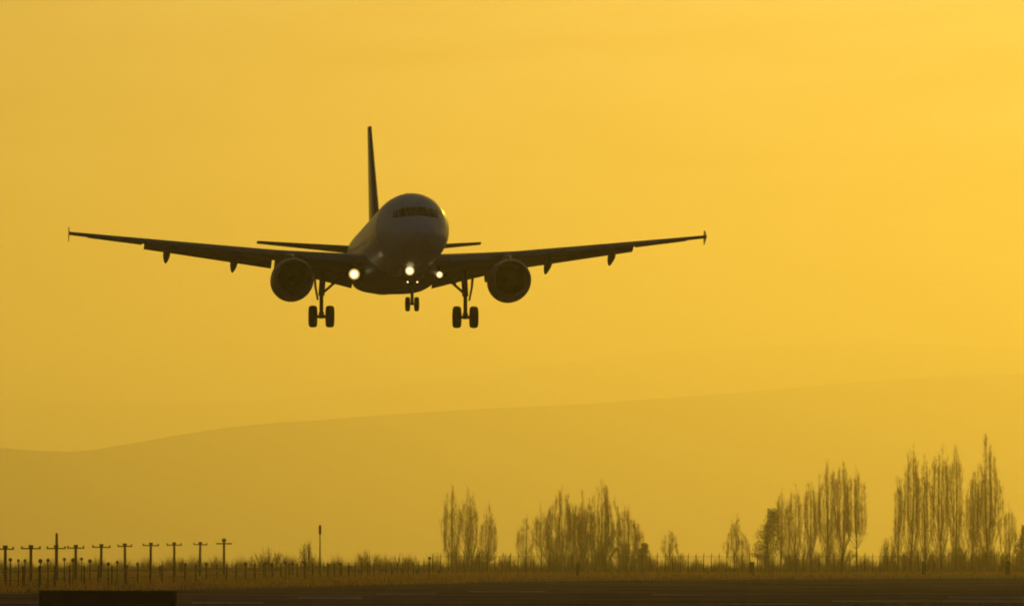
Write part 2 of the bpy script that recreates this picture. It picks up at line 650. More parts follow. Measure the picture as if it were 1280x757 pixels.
def surf(s, y, cx, cz, ang, size, th):
    """a hinged surface: its own small aerofoil; cx, cz = where its nose sits, in fractions of chord"""
    c = wing_te(y) - wing_le(y)
    t = wing_tw(y)
    px, pz = (cx - .3) * c, cz * c
    oy = wing_le(y) + .3 * c + px * math.cos(t) + pz * math.sin(t)
    oz = wing_z(y) - px * math.sin(t) + pz * math.cos(t)
    a = t + ang
    return [A(s * y, oy + qx * size * math.cos(a) + qz * size * math.sin(a), oz - qx * size * math.sin(a) + qz * size * math.cos(a)) for qx, qz in foil(9, th)]


for s in (-1, 1):
    b = MB()
    b.loft([section(s, y, 0, .74) for y in (1.2, 2.0, 3.5, 5.0, 6.4, 8, 9.5, 11, 12.5, 14, 15.2, 16.25)] + [section(s, y, 0, 1.0) for y in (16.27, 16.8, 17.2)])
    wing = b.build('wing', M_wing, plane, smooth=35)
    # flaps run out and down
    for y0, y1 in ((2.15, 6.32), (6.48, 13.2)):
        b = MB()
        b.loft([surf(s, y, .765, -.006, R(19), 0.265 * (wing_te(y) - wing_le(y)) + .10, .15) for y in np.linspace(y0, y1, 8)])
        b.build('flap', M_wing, wing, smooth=35)
    b = MB()
    b.loft([surf(s, y, .745, .012, R(7), 0.26 * (wing_te(y) - wing_le(y)), .16) for y in np.linspace(13.32, 16.2, 5)])
    b.build('aileron', M_wing, wing, smooth=35)
    # slats drooped ahead of the leading edge
    for y0, y1 in ((2.7, 4.9), (6.6, 8.9), (9.0, 11.3), (11.4, 13.7), (13.8, 16.1)):
        b = MB()
        b.loft([surf(s, y, -.045, -.030, R(-21), 0.15 * (wing_te(y) - wing_le(y)) + .12, .20) for y in np.linspace(y0, y1, 4)])
        b.build('slat', M_wing, wing, smooth=35)
    # flap track fairings
    for y, L in ((5.15, 3.6), (8.45, 3.4), (12.0, 2.7)):
        c = wing_te(y) - wing_le(y)
        b = MB()
        rings = []
        for k in range(13):
            t = k / 12
            r = .24 * (math.sin(math.pi * min(1, t ** .75)) ** .6 if 0 < t < 1 else 0.02) + .012
            yy = wing_le(y) + .52 * c + t * L * .92
            droop = .12 * t + max(0, t - .35) ** 1.25 * .60
            zz = wing_z(y) - .06 * c - .12 - droop
            rings.append([A(s * y + r * .78 * math.cos(2 * math.pi * j / 12), yy, zz + r * 1.25 * math.sin(2 * math.pi * j / 12)) for j in range(12)])
        b.loft(rings)
        b.build('flap_track_fairing', M_wing, wing, smooth=50)
    # wing tip fence
    b = MB()
    yb, zb = wing_le(17.2), wing_z(17.2)
    out_ = [(yb + .1, zb), (yb + .95, zb + .40), (yb + 1.35, zb + .43), (yb + 1.62, zb + .04), (yb + 1.5, zb - .36), (yb + 1.2, zb - .33)]
    b.loft([[A(s * 17.19, y, z) for y, z in out_], [A(s * 17.215, y, z) for y, z in out_]])
    b.build('wingtip_fence', M_fin, wing)
    # wing root landing lamp
    b = MB()
    lx, ly, lz = (-2.45 if s < 0 else 2.08), 12.95, -1.93
    hr = .30 if s < 0 else .19
    b.lathe([(ly + .03, hr * .98), (ly - .13, hr * .98), (ly - .14, hr * 1.04), (ly + .1, hr * 1.04), (ly + .30, hr * .5), (ly + .3, .02), (ly + .03, .02)], (lx, -PX_REF, lz - PZ_REF), 24)
    b.tube([A(lx, ly + .2, lz + .05), A(lx, ly + .35, lz + .75)], .06, 8)
    lamp = b.build('landing_light', M_gear, plane, smooth=40)
    b = MB()
    rl = .20 if s < 0 else .12
    b.lathe([(ly - .055, .02), (ly - .05, rl * .5), (ly - .03, rl * .85), (ly, rl), (ly + .015, rl)], (lx, -PX_REF, lz - PZ_REF), 24, True, True)
    b.build('lens', M_light, lamp, smooth=60)
    b = MB()
    b.lathe([(ly - .01, rl * 1.0), (ly - .03, rl * 1.42), (ly + .01, rl * 1.46), (ly + .018, rl * 1.0)], (lx, -PX_REF, lz - PZ_REF), 24)
    b.build('halo_ring', M_halo, lamp, smooth=60)  # added glowing ring, imitates the halo round the lens

# tail fin and rudder
def fin_sec(z, x0, x1):
    le = 28.9 + (z - 1.9) * (34.2 - 28.9) / 6.05
    c = np.interp(z, (1.9, 7.95), (5.75, 2.05))
    return [A(pz * c, le + px * c, z) for px, pz in foil(10, .10, x0, x1, 0)]


b = MB()
b.loft([fin_sec(z, 0, .69) for z in (1.7, 2.5, 4, 5.5, 7, 7.8)] + [fin_sec(7.95, .04, .66)])
fin = b.build('tail_fin', M_fin, plane, smooth=35)
b = MB()
b.loft([fin_sec(z, .70, 1) for z in (2.05, 3.5, 5, 6.5, 7.85)])
b.build('rudder', M_fin, fin, smooth=35)
for s in (-1, 1):
    def tp(y, x0, x1):
        le = 31.5 + (y - .6) * .60
        c = np.interp(y, (.6, 6.22), (3.9, 1.35))
        return [A(s * y, le + px * c, .92 + (y - .6) * .112 + pz * c) for px, pz in foil(9, .10, x0, x1, 0)]
    b = MB()
    b.loft([tp(y, 0, .68) for y in (.5, 2, 4, 6.0)] + [tp(6.22, .05, .68)])
    hs = b.build('tailplane', M_wing, plane, smooth=35)
    b = MB()
    b.loft([tp(y, .69, 1) for y in (1.0, 3, 6.15)])
    b.build('elevator', M_wing, hs, smooth=35)

# engines
for s in (-1, 1):
    ex, ez, ey = s * 5.76, -2.27, 11.15
    o = A(ex, 0, ez)
    b = MB()
    prof = [(.16, .93), (.35, .875), (.7, .86), (1.15, .87), (1.16, 1.0), (.2, 1.09), (.5, 1.145), (1.0, 1.185), (1.7, 1.195), (2.5, 1.16), (3.3, 1.04), (3.9, .90), (3.88, .86), (3.0, .84), (2.4, .80)]
    inner = [(.16, .925), (.35, .875), (.7, .86), (1.3, .87)]
    outer = [(.16, 1.085), (.5, 1.145), (1.0, 1.185), (1.7, 1.195), (2.5, 1.16), (3.3, 1.04), (3.9, .90), (3.88, .86), (3.0, .83), (1.31, .84)]
    b.lathe([(ey + y, r * .945) for y, r in inner[::-1]] + [(ey + y, r * .945) for y, r in outer], o, 48)
    eng = b.build('engine', M_nacelle, plane, smooth=40)
    b = MB()
    b.lathe([(ey + y, r * .945) for y, r in ((.162, .923), (.06, .955), (.015, .985), (0, 1.005), (.015, 1.03), (.06, 1.055), (.162, 1.087))], o, 48)
    b.build('inlet_lip', M_lip, eng, smooth=60)
    b = MB()
    b.lathe([(ey + y, r * .945) for y, r in ((1.22, .02), (1.225, .84), (1.3, .84), (1.3, .02))], o, 32, True, True)
    b.build('fan_backing', M_dark, eng)
    b = MB()
    for k in range(36):
        a = 2 * math.pi * k / 36
        ca, sa = math.cos(a), math.sin(a)
        ta, tb = (-sa, ca), (ca, sa)
        rows = []
        for r, wd, tw in ((.24, .055, .5), (.5, .085, .85), (.785, .115, 1.15)):
            wv = (wd * math.cos(tw) + .02, wd * math.sin(tw) * 0 + .10)
            rows.append([A(ex + tb[0] * r - ta[0] * wd * .5, ey + 1.00, ez + tb[1] * r - ta[1] * wd * .5),
                         A(ex + tb[0] * r + ta[0] * wd * .5, ey + 1.12, ez + tb[1] * r + ta[1] * wd * .5),
                         A(ex + tb[0] * r + ta[0] * wd * .5, ey + 1.135, ez + tb[1] * r + ta[1] * wd * .5),
                         A(ex + tb[0] * r - ta[0] * wd * .5, ey + 1.015, ez + tb[1] * r - ta[1] * wd * .5)])
        b.loft(rows)
    b.build('fan', M_fan, eng)
    b = MB()
    b.lathe([(ey + y, r * .945) for y, r in ((.62, .015), (.68, .07), (.8, .15), (.95, .22), (1.1, .26), (1.2, .27))], o, 24, True, True)
    b.build('spinner', M_fan, eng, smooth=50)
    b = MB()
    b.lathe([(ey + y, r * .945) for y, r in ((3.0, .60), (3.9, .62), (4.6, .52), (5.1, .42), (5.1, .36), (5.9, .06))], o, 32, True, True)
    b.build('exhaust_cone', M_lip, eng, smooth=40)
    b = MB()
    b.loft([[A(ex + dx, y, z) for dx, z in ((-hw, z0), (hw, z0), (hw * .8, z1), (-hw * .8, z1))]
            for y, hw, z0, z1 in ((ey + .95, .03, ez + 1.10, ez + 1.22), (ey + 1.5, .16, ez + 1.10, ez + 1.36), (ey + 2.6, .22, ez + 1.02, ez + 1.46),
                                  (ey + 3.6, .22, ez + .82, ez + 1.44), (ey + 5.0, .20, ez + .45, ez + 1.30), (ey + 6.6, .05, ez + .95, ez + 1.15))])
    b.build('pylon', M_nacelle, eng, smooth=40)


def wheel(parent, cx, cy, cz, rad, wid):
    b = MB()
    o = A(cx, cy, cz)
    pr = [(-wid * .42, rad * .56), (-wid * .5, rad * .70), (-wid * .48, rad * .86), (-wid * .36, rad * .965), (-wid * .15, rad), (wid * .15, rad), (wid * .36, rad * .965), (wid * .48, rad * .86), (wid * .5, rad * .70), (wid * .42, rad * .56)]
    n = 32
    rings = [[(o[0] + x, o[1] + r * math.cos(2 * math.pi * k / n), o[2] + r * math.sin(2 * math.pi * k / n)) for k in range(n)] for x, r in pr]
    b.loft(rings + [rings[0]], False, False)
    t = b.build('wheel', M_tyre, parent, smooth=50)
    return t, o


# main gear
for s in (-1, 1):
    gx0 = s * 3.86
    zt, zw = -1.25, -4.42 + .585
    b = MB()
    b.tube([A(gx0 * 1.0 - s * .1, 17.55, zt), A(gx0, 17.7, -2.72)], [.17, .165], 16)
    b.tube([A(gx0, 17.7, -2.70), A(gx0, 17.7, zw + .05)], [.105, .105], 14)
    b.tube([A(gx0 - .62, 17.7, zw), A(gx0 + .62, 17.7, zw)], [.085, .085], 12)
    b.tube([A(gx0, 17.7, zw + .22), A(gx0, 17.7, zw - .10)], [.15, .13], 12)
    # torque links
    b.tube([A(gx0, 17.55, -2.75), A(gx0, 17.20, -3.15), A(gx0, 17.55, zw + .15)], [.05, .06, .05], 8)
    g = b.build('main_gear', M_gear, plane, smooth=40)
    b = MB()
    b.tube([A(gx0 - s * .02, 17.6, -2.62), A(gx0 - s * 1.25, 17.45, -1.55)], [.07, .075], 10)
    b.tube([A(gx0 - s * .6, 17.5, -2.12), A(gx0 - s * .15, 17.6, -1.5)], [.035, .035], 8)
    b.build('side_brace', M_gear, g, smooth=40)
    b = MB()
    dx = gx0 + s * .30
    b.loft([[A(dx + s * .10 + e, y, -1.45) for e, y in ((-.025, 16.95), (.025, 16.95), (.025, 18.1), (-.025, 18.1))],
            [A(dx + s * .03 + e, y, -2.25) for e, y in ((-.025, 16.98), (.025, 16.98), (.025, 18.05), (-.025, 18.05))],
            [A(dx - s * .10 + e, y, -2.95) for e, y in ((-.025, 17.2), (.025, 17.2), (.025, 17.95), (-.025, 17.95))]])
    b.build('gear_door', M_wing, g)
    for e in (-1, 1):
        wt, o = wheel(g, gx0 + e * .455, 17.7, zw, .585, .44)

# nose gear
zw = -4.08
b = MB()
b.tube([A(0, 5.25, -1.9), A(0, 5.12, -3.15)], [.14, .13], 14)
b.tube([A(0, 5.12, -3.1), A(0, 5.07, zw)], [.085, .085], 12)
b.tube([A(-.32, 5.07, zw), A(.32, 5.07, zw)], [.055, .055], 10)
b.tube([A(0, 5.12, -2.55), A(0, 6.3, -2.0)], [.06, .06], 8)
b.tube([A(0, 4.97, -3.1), A(0, 4.75, -3.5), A(0, 4.98, zw + .1)], [.035, .045, .035], 8)
b.tube([A(-.30, 4.98, -2.88), A(.30, 4.98, -2.88)], [.03, .03], 8)
ng = b.build('nose_gear', M_gear, plane, smooth=40)
for e in (-1, 1):
    wheel(ng, e * .235, 5.07, zw, .375, .235)
    b = MB()
    b.loft([[A(e * .48 + q, y, -2.02) for q, y in ((-.015, 4.9), (.015, 4.9), (.015, 6.6), (-.015, 6.6))],
            [A(e * .60 + q, y, -2.62) for q, y in ((-.015, 5.0), (.015, 5.0), (.015, 6.5), (-.015, 6.5))]])
    b.build('gear_door', M_wing, ng)


def lamp_on_gear(x, y, z, r):
    b = MB()
    b.lathe([(y + .03, r * 1.46), (y - .12, r * 1.46), (y - .13, r * 1.56), (y + .08, r * 1.56), (y + .2, r * .7), (y + .2, .02), (y + .03, .02)], (x, -PX_REF, z - PZ_REF), 20)
    l = b.build('taxi_light', M_gear, ng, smooth=40)
    b = MB()
    b.lathe([(y - .03, .01), (y - .02, r * .6), (y, r * .95), (y + .012, r)], (x, -PX_REF, z - PZ_REF), 20, True, True)
    b.build('lens', M_light, l, smooth=60)
    b = MB()
    b.lathe([(y - .005, r), (y - .02, r * 1.4), (y + .012, r * 1.44), (y + .014, r)], (x, -PX_REF, z - PZ_REF), 20)
    b.build('halo_ring', M_halo, l, smooth=60)  # the same added halo glow round the gear lamp
    return l


lamp_on_gear(-.14, 4.86, -2.36, .17)
lamp_on_gear(-.25, 4.84, -2.95, .035)
lamp_on_gear(.25, 4.84, -2.95, .035)

# ------------------------------------------------------------------ trees
def limb_path(rng, p0, top, r_out, ang, n=7, wob=.10):
    """a limb that leaves the trunk, swings out to r_out and climbs almost straight up"""
    pts = []
    for i in range(n + 1):
        t = i / n
        out_ = r_out * (1 - (1 - min(1, t * 2.8)) ** 1.8) * (1 - .20 * t * t)
        z = p0[2] + (top - p0[2]) * t ** .95
        pts.append(np.array([p0[0] + out_ * math.cos(ang) + rng.normal(0, wob) * t, p0[1] + out_ * math.sin(ang) + rng.normal(0, wob) * t, z]))
    return pts


def poplar(label, u, vtop, wpx, Y, seed, stems=11, dens=1.0, bare=.12, shape=1.0, group='bare poplars behind the far fence', vbase=None, name='poplar_tree', cat='tree'):
    """a bare poplar: trunk, and a crown of climbing limbs with many fine upright twigs"""
    rng = np.random.default_rng(seed)
    base = at(u, 696, Y)
    H = gz(vtop, Y)
    Wd = wpx * K * Y * 1.45
    root = empty(name, (base.x, Y, 0))
    tag(root, label, cat, group)
    P0, P1, r0, r1 = [], [], [], []
    stems = int(stems * 3.2)

    def seg(pts, ra, rb):
        for i in range(len(pts) - 1):
            t0, t1 = i / (len(pts) - 1), (i + 1) / (len(pts) - 1)
            P0.append(pts[i]); P1.append(pts[i + 1])
            r0.append(ra + (rb - ra) * t0); r1.append(ra + (rb - ra) * t1)
    # trunk
    lean = rng.normal(0, .012, 2)
    tp = [np.array([lean[0] * H * t + rng.normal(0, .05) * (t > 0), lean[1] * H * t, -.1 + (H * .66 + .1) * t]) for t in np.linspace(0, 1, 9)]
    m = MB()
    rt = .0065 * H + .05
    m.tube([Vector(p) for p in tp], [rt * (1 - .88 * t) * (1.35 if t == 0 else 1) for t in np.linspace(0, 1, 9)], 8)
    m.build('trunk', M_trunk, root, smooth=60)
    # limbs
    paths = [tp[4:] + [tp[-1] + np.array([rng.normal(0, .1), 0, H * .15]), tp[-1] + np.array([rng.normal(0, .15), 0, H * .30])]]
    seg(paths[0][4:], rt * .12, .008)
    for k in range(stems):
        f = (k + .5) / stems
        t = bare * .55 + (0.40 - bare) * max(0, rng.random() * 1.4 - .4) ** 1.3
        ang = k * 2.4 + rng.normal(0, .3)
        ro = Wd / 2 * (.12 + .88 * rng.random() ** .6)
        top = H * (1 - .42 * (ro / (Wd / 2 + 1e-6)) ** 1.25 * shape) * rng.uniform(.86, 1.0)
        i0 = t * 8 / .88 * .88
        p0 = np.array([np.interp(t * H, [p[2] for p in tp], [p[q] for p in tp]) for q in range(3)])
        if rng.random() < .28:
            top = H * rng.uniform(.22, .62)
        if top < p0[2] + 1.5:
            top = p0[2] + 1.5
        pa = limb_path(rng, p0, top, ro, ang)
        seg(pa, rt * .15, .006)
        paths.append(pa)
    # side branches and twigs
    area = H * Wd
    nt_ = int(area * 19 * dens)
    lens = np.array([np.linalg.norm(p[-1] - p[0]) for p in paths])
    pick = rng.choice(len(paths), nt_, p=lens / lens.sum())
    tt = rng.random(nt_) ** .9
    A0 = np.empty((nt_, 3)); D = np.empty((nt_, 3))
    for i in range(nt_):
        p = paths[pick[i]]
        x = tt[i] * (len(p) - 1)
        j = min(int(x), len(p) - 2)
        A0[i] = p[j] + (p[j + 1] - p[j]) * (x - j)
    keep = A0[:, 2] > H * bare * .9
    A0 = A0[keep]; tt = tt[keep]
    nt_ = len(A0)
    az = rng.random(nt_) * 6.283
    til = np.abs(rng.normal(.36, .22, nt_))
    L = rng.uniform(.6, 2.2, nt_) * (1.1 - .55 * tt) * min(1.0, H / 14)
    D = np.stack([np.sin(til) * np.cos(az), np.sin(til) * np.sin(az), np.cos(til)], 1)
    A1 = A0 + D * L[:, None]
    rr = rng.uniform(.007, .015, nt_) * min(1.0, .5 + H / 28)
    # second-order twigs from the side branches
    n2 = int(nt_ * 1.0)
    pk = rng.integers(0, nt_, n2)
    B0 = A0[pk] + (A1[pk] - A0[pk]) * rng.uniform(.2, .95, n2)[:, None]
    az = rng.random(n2) * 6.283
    til = np.abs(rng.normal(.42, .22, n2))
    D2 = np.stack([np.sin(til) * np.cos(az), np.sin(til) * np.sin(az), np.cos(til)], 1)
    B1 = B0 + D2 * (rng.uniform(.25, .85, n2) * min(1.0, H / 14))[:, None]
    V, Q = prisms(np.concatenate([np.array(P0).reshape(-1, 3), A0, B0]), np.concatenate([np.array(P1).reshape(-1, 3), A1, B1]),
                  np.concatenate([np.array(r0), rr, np.full(n2, .010)]), np.concatenate([np.array(r1), rr * .35, np.full(n2, .005)]))
    # bud-sized faces along the twigs, added to brighten the backlit crown
    nb = int(n2 * 5.5)
    pk = rng.integers(0, n2, nb)
    pos = B0[pk] + (B1[pk] - B0[pk]) * rng.uniform(.1, 1.1, nb)[:, None] + rng.normal(0, .14, (nb, 3))
    e1 = rng.normal(0, 1, (nb, 3)); e1 /= np.linalg.norm(e1, axis=1, keepdims=True)
    e2 = np.cross(e1, rng.normal(0, 1, (nb, 3))); e2 /= np.linalg.norm(e2, axis=1, keepdims=True)
    s_ = rng.uniform(.03, .065, nb)[:, None]
    VB = np.stack([pos - e1 * s_, pos + e2 * s_ * .6, pos + e1 * s_, pos - e2 * s_ * .6], 1).reshape(-1, 3)
    raw('crown', np.concatenate([V, VB]), np.concatenate([Q, np.arange(nb * 4).reshape(-1, 4) + len(V)]), M_twig, root, m2=M_bud_fill, n1=len(Q))
    return root


def bush(label, u, vtop, wpx, Y, seed, dens=1.0, name='bush', cat='bush', group='bare bushes along the far fence'):
    """a bare rounded bush of many fine stems fanning out of the ground"""
    rng = np.random.default_rng(seed)
    base = at(u, 696, Y)
    H = gz(vtop, Y)
    Wd = wpx * K * Y
    root = empty(name, (base.x, Y, 0))
    tag(root, label, cat, group)
    n = int(10 + 5 * Wd)
    P0, P1, r0, r1 = [], [], [], []
    tips = []
    st = MB()
    for k in range(n):
        f = rng.uniform(-1, 1)
        tip = np.array([f * Wd / 2, rng.uniform(-.5, .5) * min(Wd, 4), H * (1 - .45 * f * f) * rng.uniform(.65, 1)])
        b0 = np.array([tip[0] * .55 + rng.normal(0, .15), tip[1] * .5, 0])
        mid = (b0 + tip) / 2 + np.array([(tip[0] - b0[0]) * -.12, 0, H * .05])
        for a_, b_, q0, q1 in ((b0, mid, .05, .035), (mid, tip, .035, .012)):
            P0.append(a_); P1.append(b_); r0.append(q0); r1.append(q1)
            tips.append((a_, b_))
    nt_ = int(H * Wd * 42 * dens)
    pk = rng.integers(0, len(tips), nt_)
    a_ = np.array([t[0] for t in tips])[pk]
    b_ = np.array([t[1] for t in tips])[pk]
    A0 = a_ + (b_ - a_) * rng.random(nt_)[:, None]
    az = rng.random(nt_) * 6.283
    til = np.abs(rng.normal(.5, .28, nt_))
    L = rng.uniform(.3, 1.0, nt_) * min(1, H / 4)
    A1 = A0 + np.stack([np.sin(til) * np.cos(az), np.sin(til) * np.sin(az), np.cos(til)], 1) * L[:, None]
    V, Q = prisms(np.concatenate([np.array(P0), A0]), np.concatenate([np.array(P1), A1]), np.concatenate([r0, np.full(nt_, .017)]), np.concatenate([r1, np.full(nt_, .006)]))
    raw('branches', V, Q, M_twig, root)
    return root


def leafy(label, u, vtop, wpx, Y, seed, name='leafy_tree', trunk_h=.25, n=2600, group='leafy trees among the poplars'):
    """a dense darker tree: limbs and clumps of leaf-sized faces with gaps between the clumps"""
    rng = np.random.default_rng(seed)
    base = at(u, 696, Y)
    H = gz(vtop, Y)
    Wd = wpx * K * Y
    root = empty(name, (base.x, Y, 0))
    tag(root, label, 'tree', group)
    m = MB()
    m.tube([(0, 0, -.1), (.05, 0, H * .3), (-.05, .1, H * .75)], [.28, .2, .06], 8)
    m.build('trunk', M_trunk, root, smooth=60)
    nc = 280
    P0, P1 = [], []
    cl = []
    for k in range(nc):
        t = rng.random() ** 1.25
        z = H * (trunk_h + (1 - trunk_h) * t)
        rad = Wd / 2 * (1 - t) ** .62 * (.62 + .38 * min(1, t * 4)) * rng.uniform(.05, 1.15)
        a = rng.random() * 6.283
        c = np.array([rad * math.cos(a) + (t - .3) * Wd * .30, rad * math.sin(a), z * .93 + rng.normal(0, .25)])
        cl.append((c, rng.uniform(.5, 1.2) * Wd / 10))
        P0.append((0, 0, max(.2, z - rad * 1.1))); P1.append(tuple(c))
    V, Q = prisms(P0, P1, np.full(nc, .045), np.full(nc, .015))
    raw('limbs', V, Q, M_trunk, root)
    pk = rng.integers(0, nc, n)
    cc = np.array([c[0] for c in cl])[pk]
    rr = np.array([c[1] for c in cl])[pk]
    pos = cc + rng.normal(0, .85, (n, 3)) * rr[:, None] * np.array([1, 1, .8])
    pos = pos[(pos[:, 2] > .2) & (pos[:, 2] < H)]
    n = len(pos)
    e1 = rng.normal(0, 1, (n, 3)); e1 /= np.linalg.norm(e1, axis=1, keepdims=True)
    e2 = np.cross(e1, rng.normal(0, 1, (n, 3))); e2 /= np.linalg.norm(e2, axis=1, keepdims=True)
    s_ = rng.uniform(.08, .17, n)[:, None]
    V = np.stack([pos - e1 * s_, pos + e2 * s_ * .6, pos + e1 * s_, pos - e2 * s_ * .6], 1).reshape(-1, 3)
    raw('crown', V, np.arange(n * 4).reshape(-1, 4), M_leaf, root)
    return root


YT = 1700
for a in (
    # label, u, top v, width px, distance, seed, stems, density, bare trunk share, roundness
    ('bare poplar leaning left, leftmost of the three standing alone in the middle', 565, 603, 20, 1690, 11, 9, 1.0, .08, .9),
    ('bare poplar in the middle of the lone group of three', 586, 606, 20, 1700, 12, 10, 1.0, .08, .8),
    ('shortest bare poplar of the lone group of three, on its right side', 610, 628, 19, 1695, 13, 9, 1.0, .08, .9),
    ('thin short bare poplar at the left edge of the big round clump', 657, 641, 17, 1690, 14, 7, .9, .10, .9),
    ('slim bare poplar second from the left in the big round clump', 677, 627, 15, 1710, 15, 7, .9, .10, .8),
    ('broad bare poplar on the left shoulder of the big round clump', 703, 605, 40, 1700, 16, 15, 1.15, .05, 1.0),
    ('bare poplar just left of the highest top of the big round clump', 728, 610, 28, 1720, 17, 10, 1.1, .05, .9),
    ('broad bare poplar forming the highest top of the big round clump', 752, 598, 46, 1705, 18, 18, 1.15, .05, 1.1),
    ('bare poplar on the right slope of the big round clump', 781, 630, 30, 1710, 19, 10, 1.1, .05, .9),
    ('small bare poplar at the right end of the big round clump above the dark tree', 798, 651, 13, 1700, 20, 7, 1.0, .08, .8),
    ('small bare poplar standing alone right of the big round clump', 837, 659, 18, 1690, 21, 8, 1.0, .08, .7),
    ('bare triangular poplar standing alone left of the dark leafy tree', 921, 641, 26, 1700, 22, 11, 1.0, .05, 1.3),
    ('bare poplar rising directly behind the dark leafy tree', 977, 608, 17, 1710, 23, 8, 1.05, .10, .7),
    ('second bare poplar right of the dark leafy tree, slightly higher than its left neighbour', 993, 602, 17, 1705, 24, 8, 1.0, .10, .6),
    ('bare poplar in the middle of the row between two gaps, above the dark leafy tree', 1013, 599, 21, 1700, 25, 10, .95, .10, .6),
    ('tallest bare poplar of the row that rises to the right of the dark leafy tree', 1036, 570, 24, 1710, 26, 12, 1.05, .08, .6),
    ('bare poplar close against the right of the tallest in the rising row', 1054, 573, 17, 1700, 27, 9, 1.0, .10, .5),
    ('bare poplar with a clear trunk ending the rising row on the right', 1071, 580, 21, 1695, 28, 9, 1.0, .32, .5),
    ('very thin low poplar apart from the tall right group, on its left', 1123, 591, 12, 1690, 29, 6, 1.1, .12, .5),
    ('slim pointed poplar at the left end of the tall right group', 1139, 551, 17, 1700, 30, 9, 1.2, .06, .6),
    ('bare poplar with a slightly lower top, second in the tall right group', 1156, 563, 18, 1705, 31, 9, 1.0, .06, .6),
    ('bare poplar in the middle of the tall right group', 1176, 553, 22, 1700, 32, 11, 1.0, .06, .5),
    ('bare poplar left of the deep notch beside the highest tree', 1195, 553, 18, 1710, 33, 9, 1.0, .06, .5),
    ('lower bare poplar hugging the left side of the highest tree', 1216, 586, 15, 1705, 34, 7, 1.0, .06, .6),
    ('highest poplar of all, dense and pointed, near the right edge', 1234, 538, 32, 1700, 35, 16, 1.2, .05, .9),
    ('small thin poplar between the highest tree and the right edge', 1262, 626, 13, 1695, 36, 6, 1.0, .10, .6),
):
    poplar(a[0], a[1], a[2], a[3], a[4], a[5], stems=a[6], dens=a[7], bare=a[8], shape=a[9])

leafy('dark dense leafy tree at the left foot of the rising poplar row', 959, 634, 40, 1685, 41, n=5600, trunk_h=.15)
leafy('low dark leafy tree at the right foot of the big round clump', 802, 678, 22, 1675, 42, n=2600, trunk_h=.25)
leafy('leafy dark tree cut off by the right edge of the picture', 1277, 655, 24, 1690, 43, n=3600, trunk_h=.1)

bush('wide pale bare bush right of the last T-topped mast', 333, 685, 52, 1150, 51, .8)
bush('bare bush at the foot of the tall lamp pole', 385, 677, 24, 1150, 52, 1.0)
bush('low bare bush right of the tall lamp pole', 411, 698, 20, 1140, 53, .9)
bush('faint bare bush between the tall lamp pole and the poplars', 462, 684, 34, 1180, 54, .7)
bush('low faint bare bush left of the lone group of three poplars', 500, 691, 34, 1190, 55, .6)
bush('slender bare sapling with a leaning tip between two T-topped masts', 226, 694, 12, 1050, 56, .9)
bush('bare bush between the small lone poplar and the triangular one', 851, 690, 18, 1640, 57, 1.0)
bush('slanting bare bush left of the tall right poplar group', 1110, 668, 22, 1650, 58, .8)
bush('short bare bush right of the big round clump', 818, 697, 16, 1640, 59, 1.0)

for a in (
    ('tangled bare thicket under the left part of the big round clump', 700, 668, 48, 1685, 61, 1.1),
    ('tangled bare thicket under the highest top of the big round clump', 745, 664, 56, 1688, 62, 1.2),
    ('tangled bare thicket under the right slope of the big round clump', 783, 676, 36, 1682, 63, 1.1),
    ('bare thicket at the foot of the lone group of three poplars', 588, 684, 70, 1685, 64, .8),
    ('bare thicket at the foot of the rising poplar row, right of the dark tree', 1000, 680, 56, 1685, 65, .9),
    ('bare thicket at the foot of the tallest poplar of the rising row', 1046, 676, 50, 1685, 66, .9),
    ('dense bare thicket under the left half of the tall right group', 1150, 684, 64, 1685, 67, 1.2),
    ('dense bare thicket under the right half of the tall right group', 1200, 682, 60, 1685, 68, 1.2),
    ('dense bare thicket at the foot of the highest poplar', 1240, 684, 50, 1685, 69, 1.2),
):
    bush(*a, name='thicket', cat='thicket', group='thickets at the feet of the poplars')

# ------------------------------------------------------------------ scrub and grass: nobody could count it
def scatter(name, pts, hs, lean, rad, seed, m):
    rng = np.random.default_rng(seed)
    n = len(pts)
    P0 = np.array(pts, float)
    az = rng.random(n) * 6.283
    til = np.abs(rng.normal(0, lean, n))
    P1 = P0 + np.stack([np.sin(til) * np.cos(az), np.sin(til) * np.sin(az), np.cos(til)], 1) * np.array(hs)[:, None]
    V, Q = prisms(P0, P1, np.array(rad), np.array(rad) * .3)
    o = raw(name, V, Q, m)
    tag(o, kind='stuff')
    return o


rng = np.random.default_rng(77)
# scrub belt along the far fence; denser and higher towards the right
pts, hs, rd = [], [], []
for k in range(26000):
    u = rng.uniform(-40, 1320)
    Y = rng.uniform(1100, 1600)
    hh = np.interp(u, (-40, 300, 520, 640, 720, 800, 860, 940, 1000, 1090, 1130, 1250, 1320), (1.5, 2.1, 2.2, 2.4, 3.0, 2.8, 1.6, 2.0, 2.9, 2.2, 3.5, 3.4, 3.5))
    hh *= .75 + .35 * math.sin(u * .05 + Y * .03) + .25 * math.sin(u * .21 + 1)
    if rng.random() > .35 + .65 * min(1, hh / 2):
        continue
    pts.append((gx(u, Y), Y, 0)); hs.append(max(.2, hh * rng.uniform(.4, 1.05))); rd.append(rng.uniform(.012, .035))
scatter('scrub', pts, hs, .33, rd, 78, M_scrub)

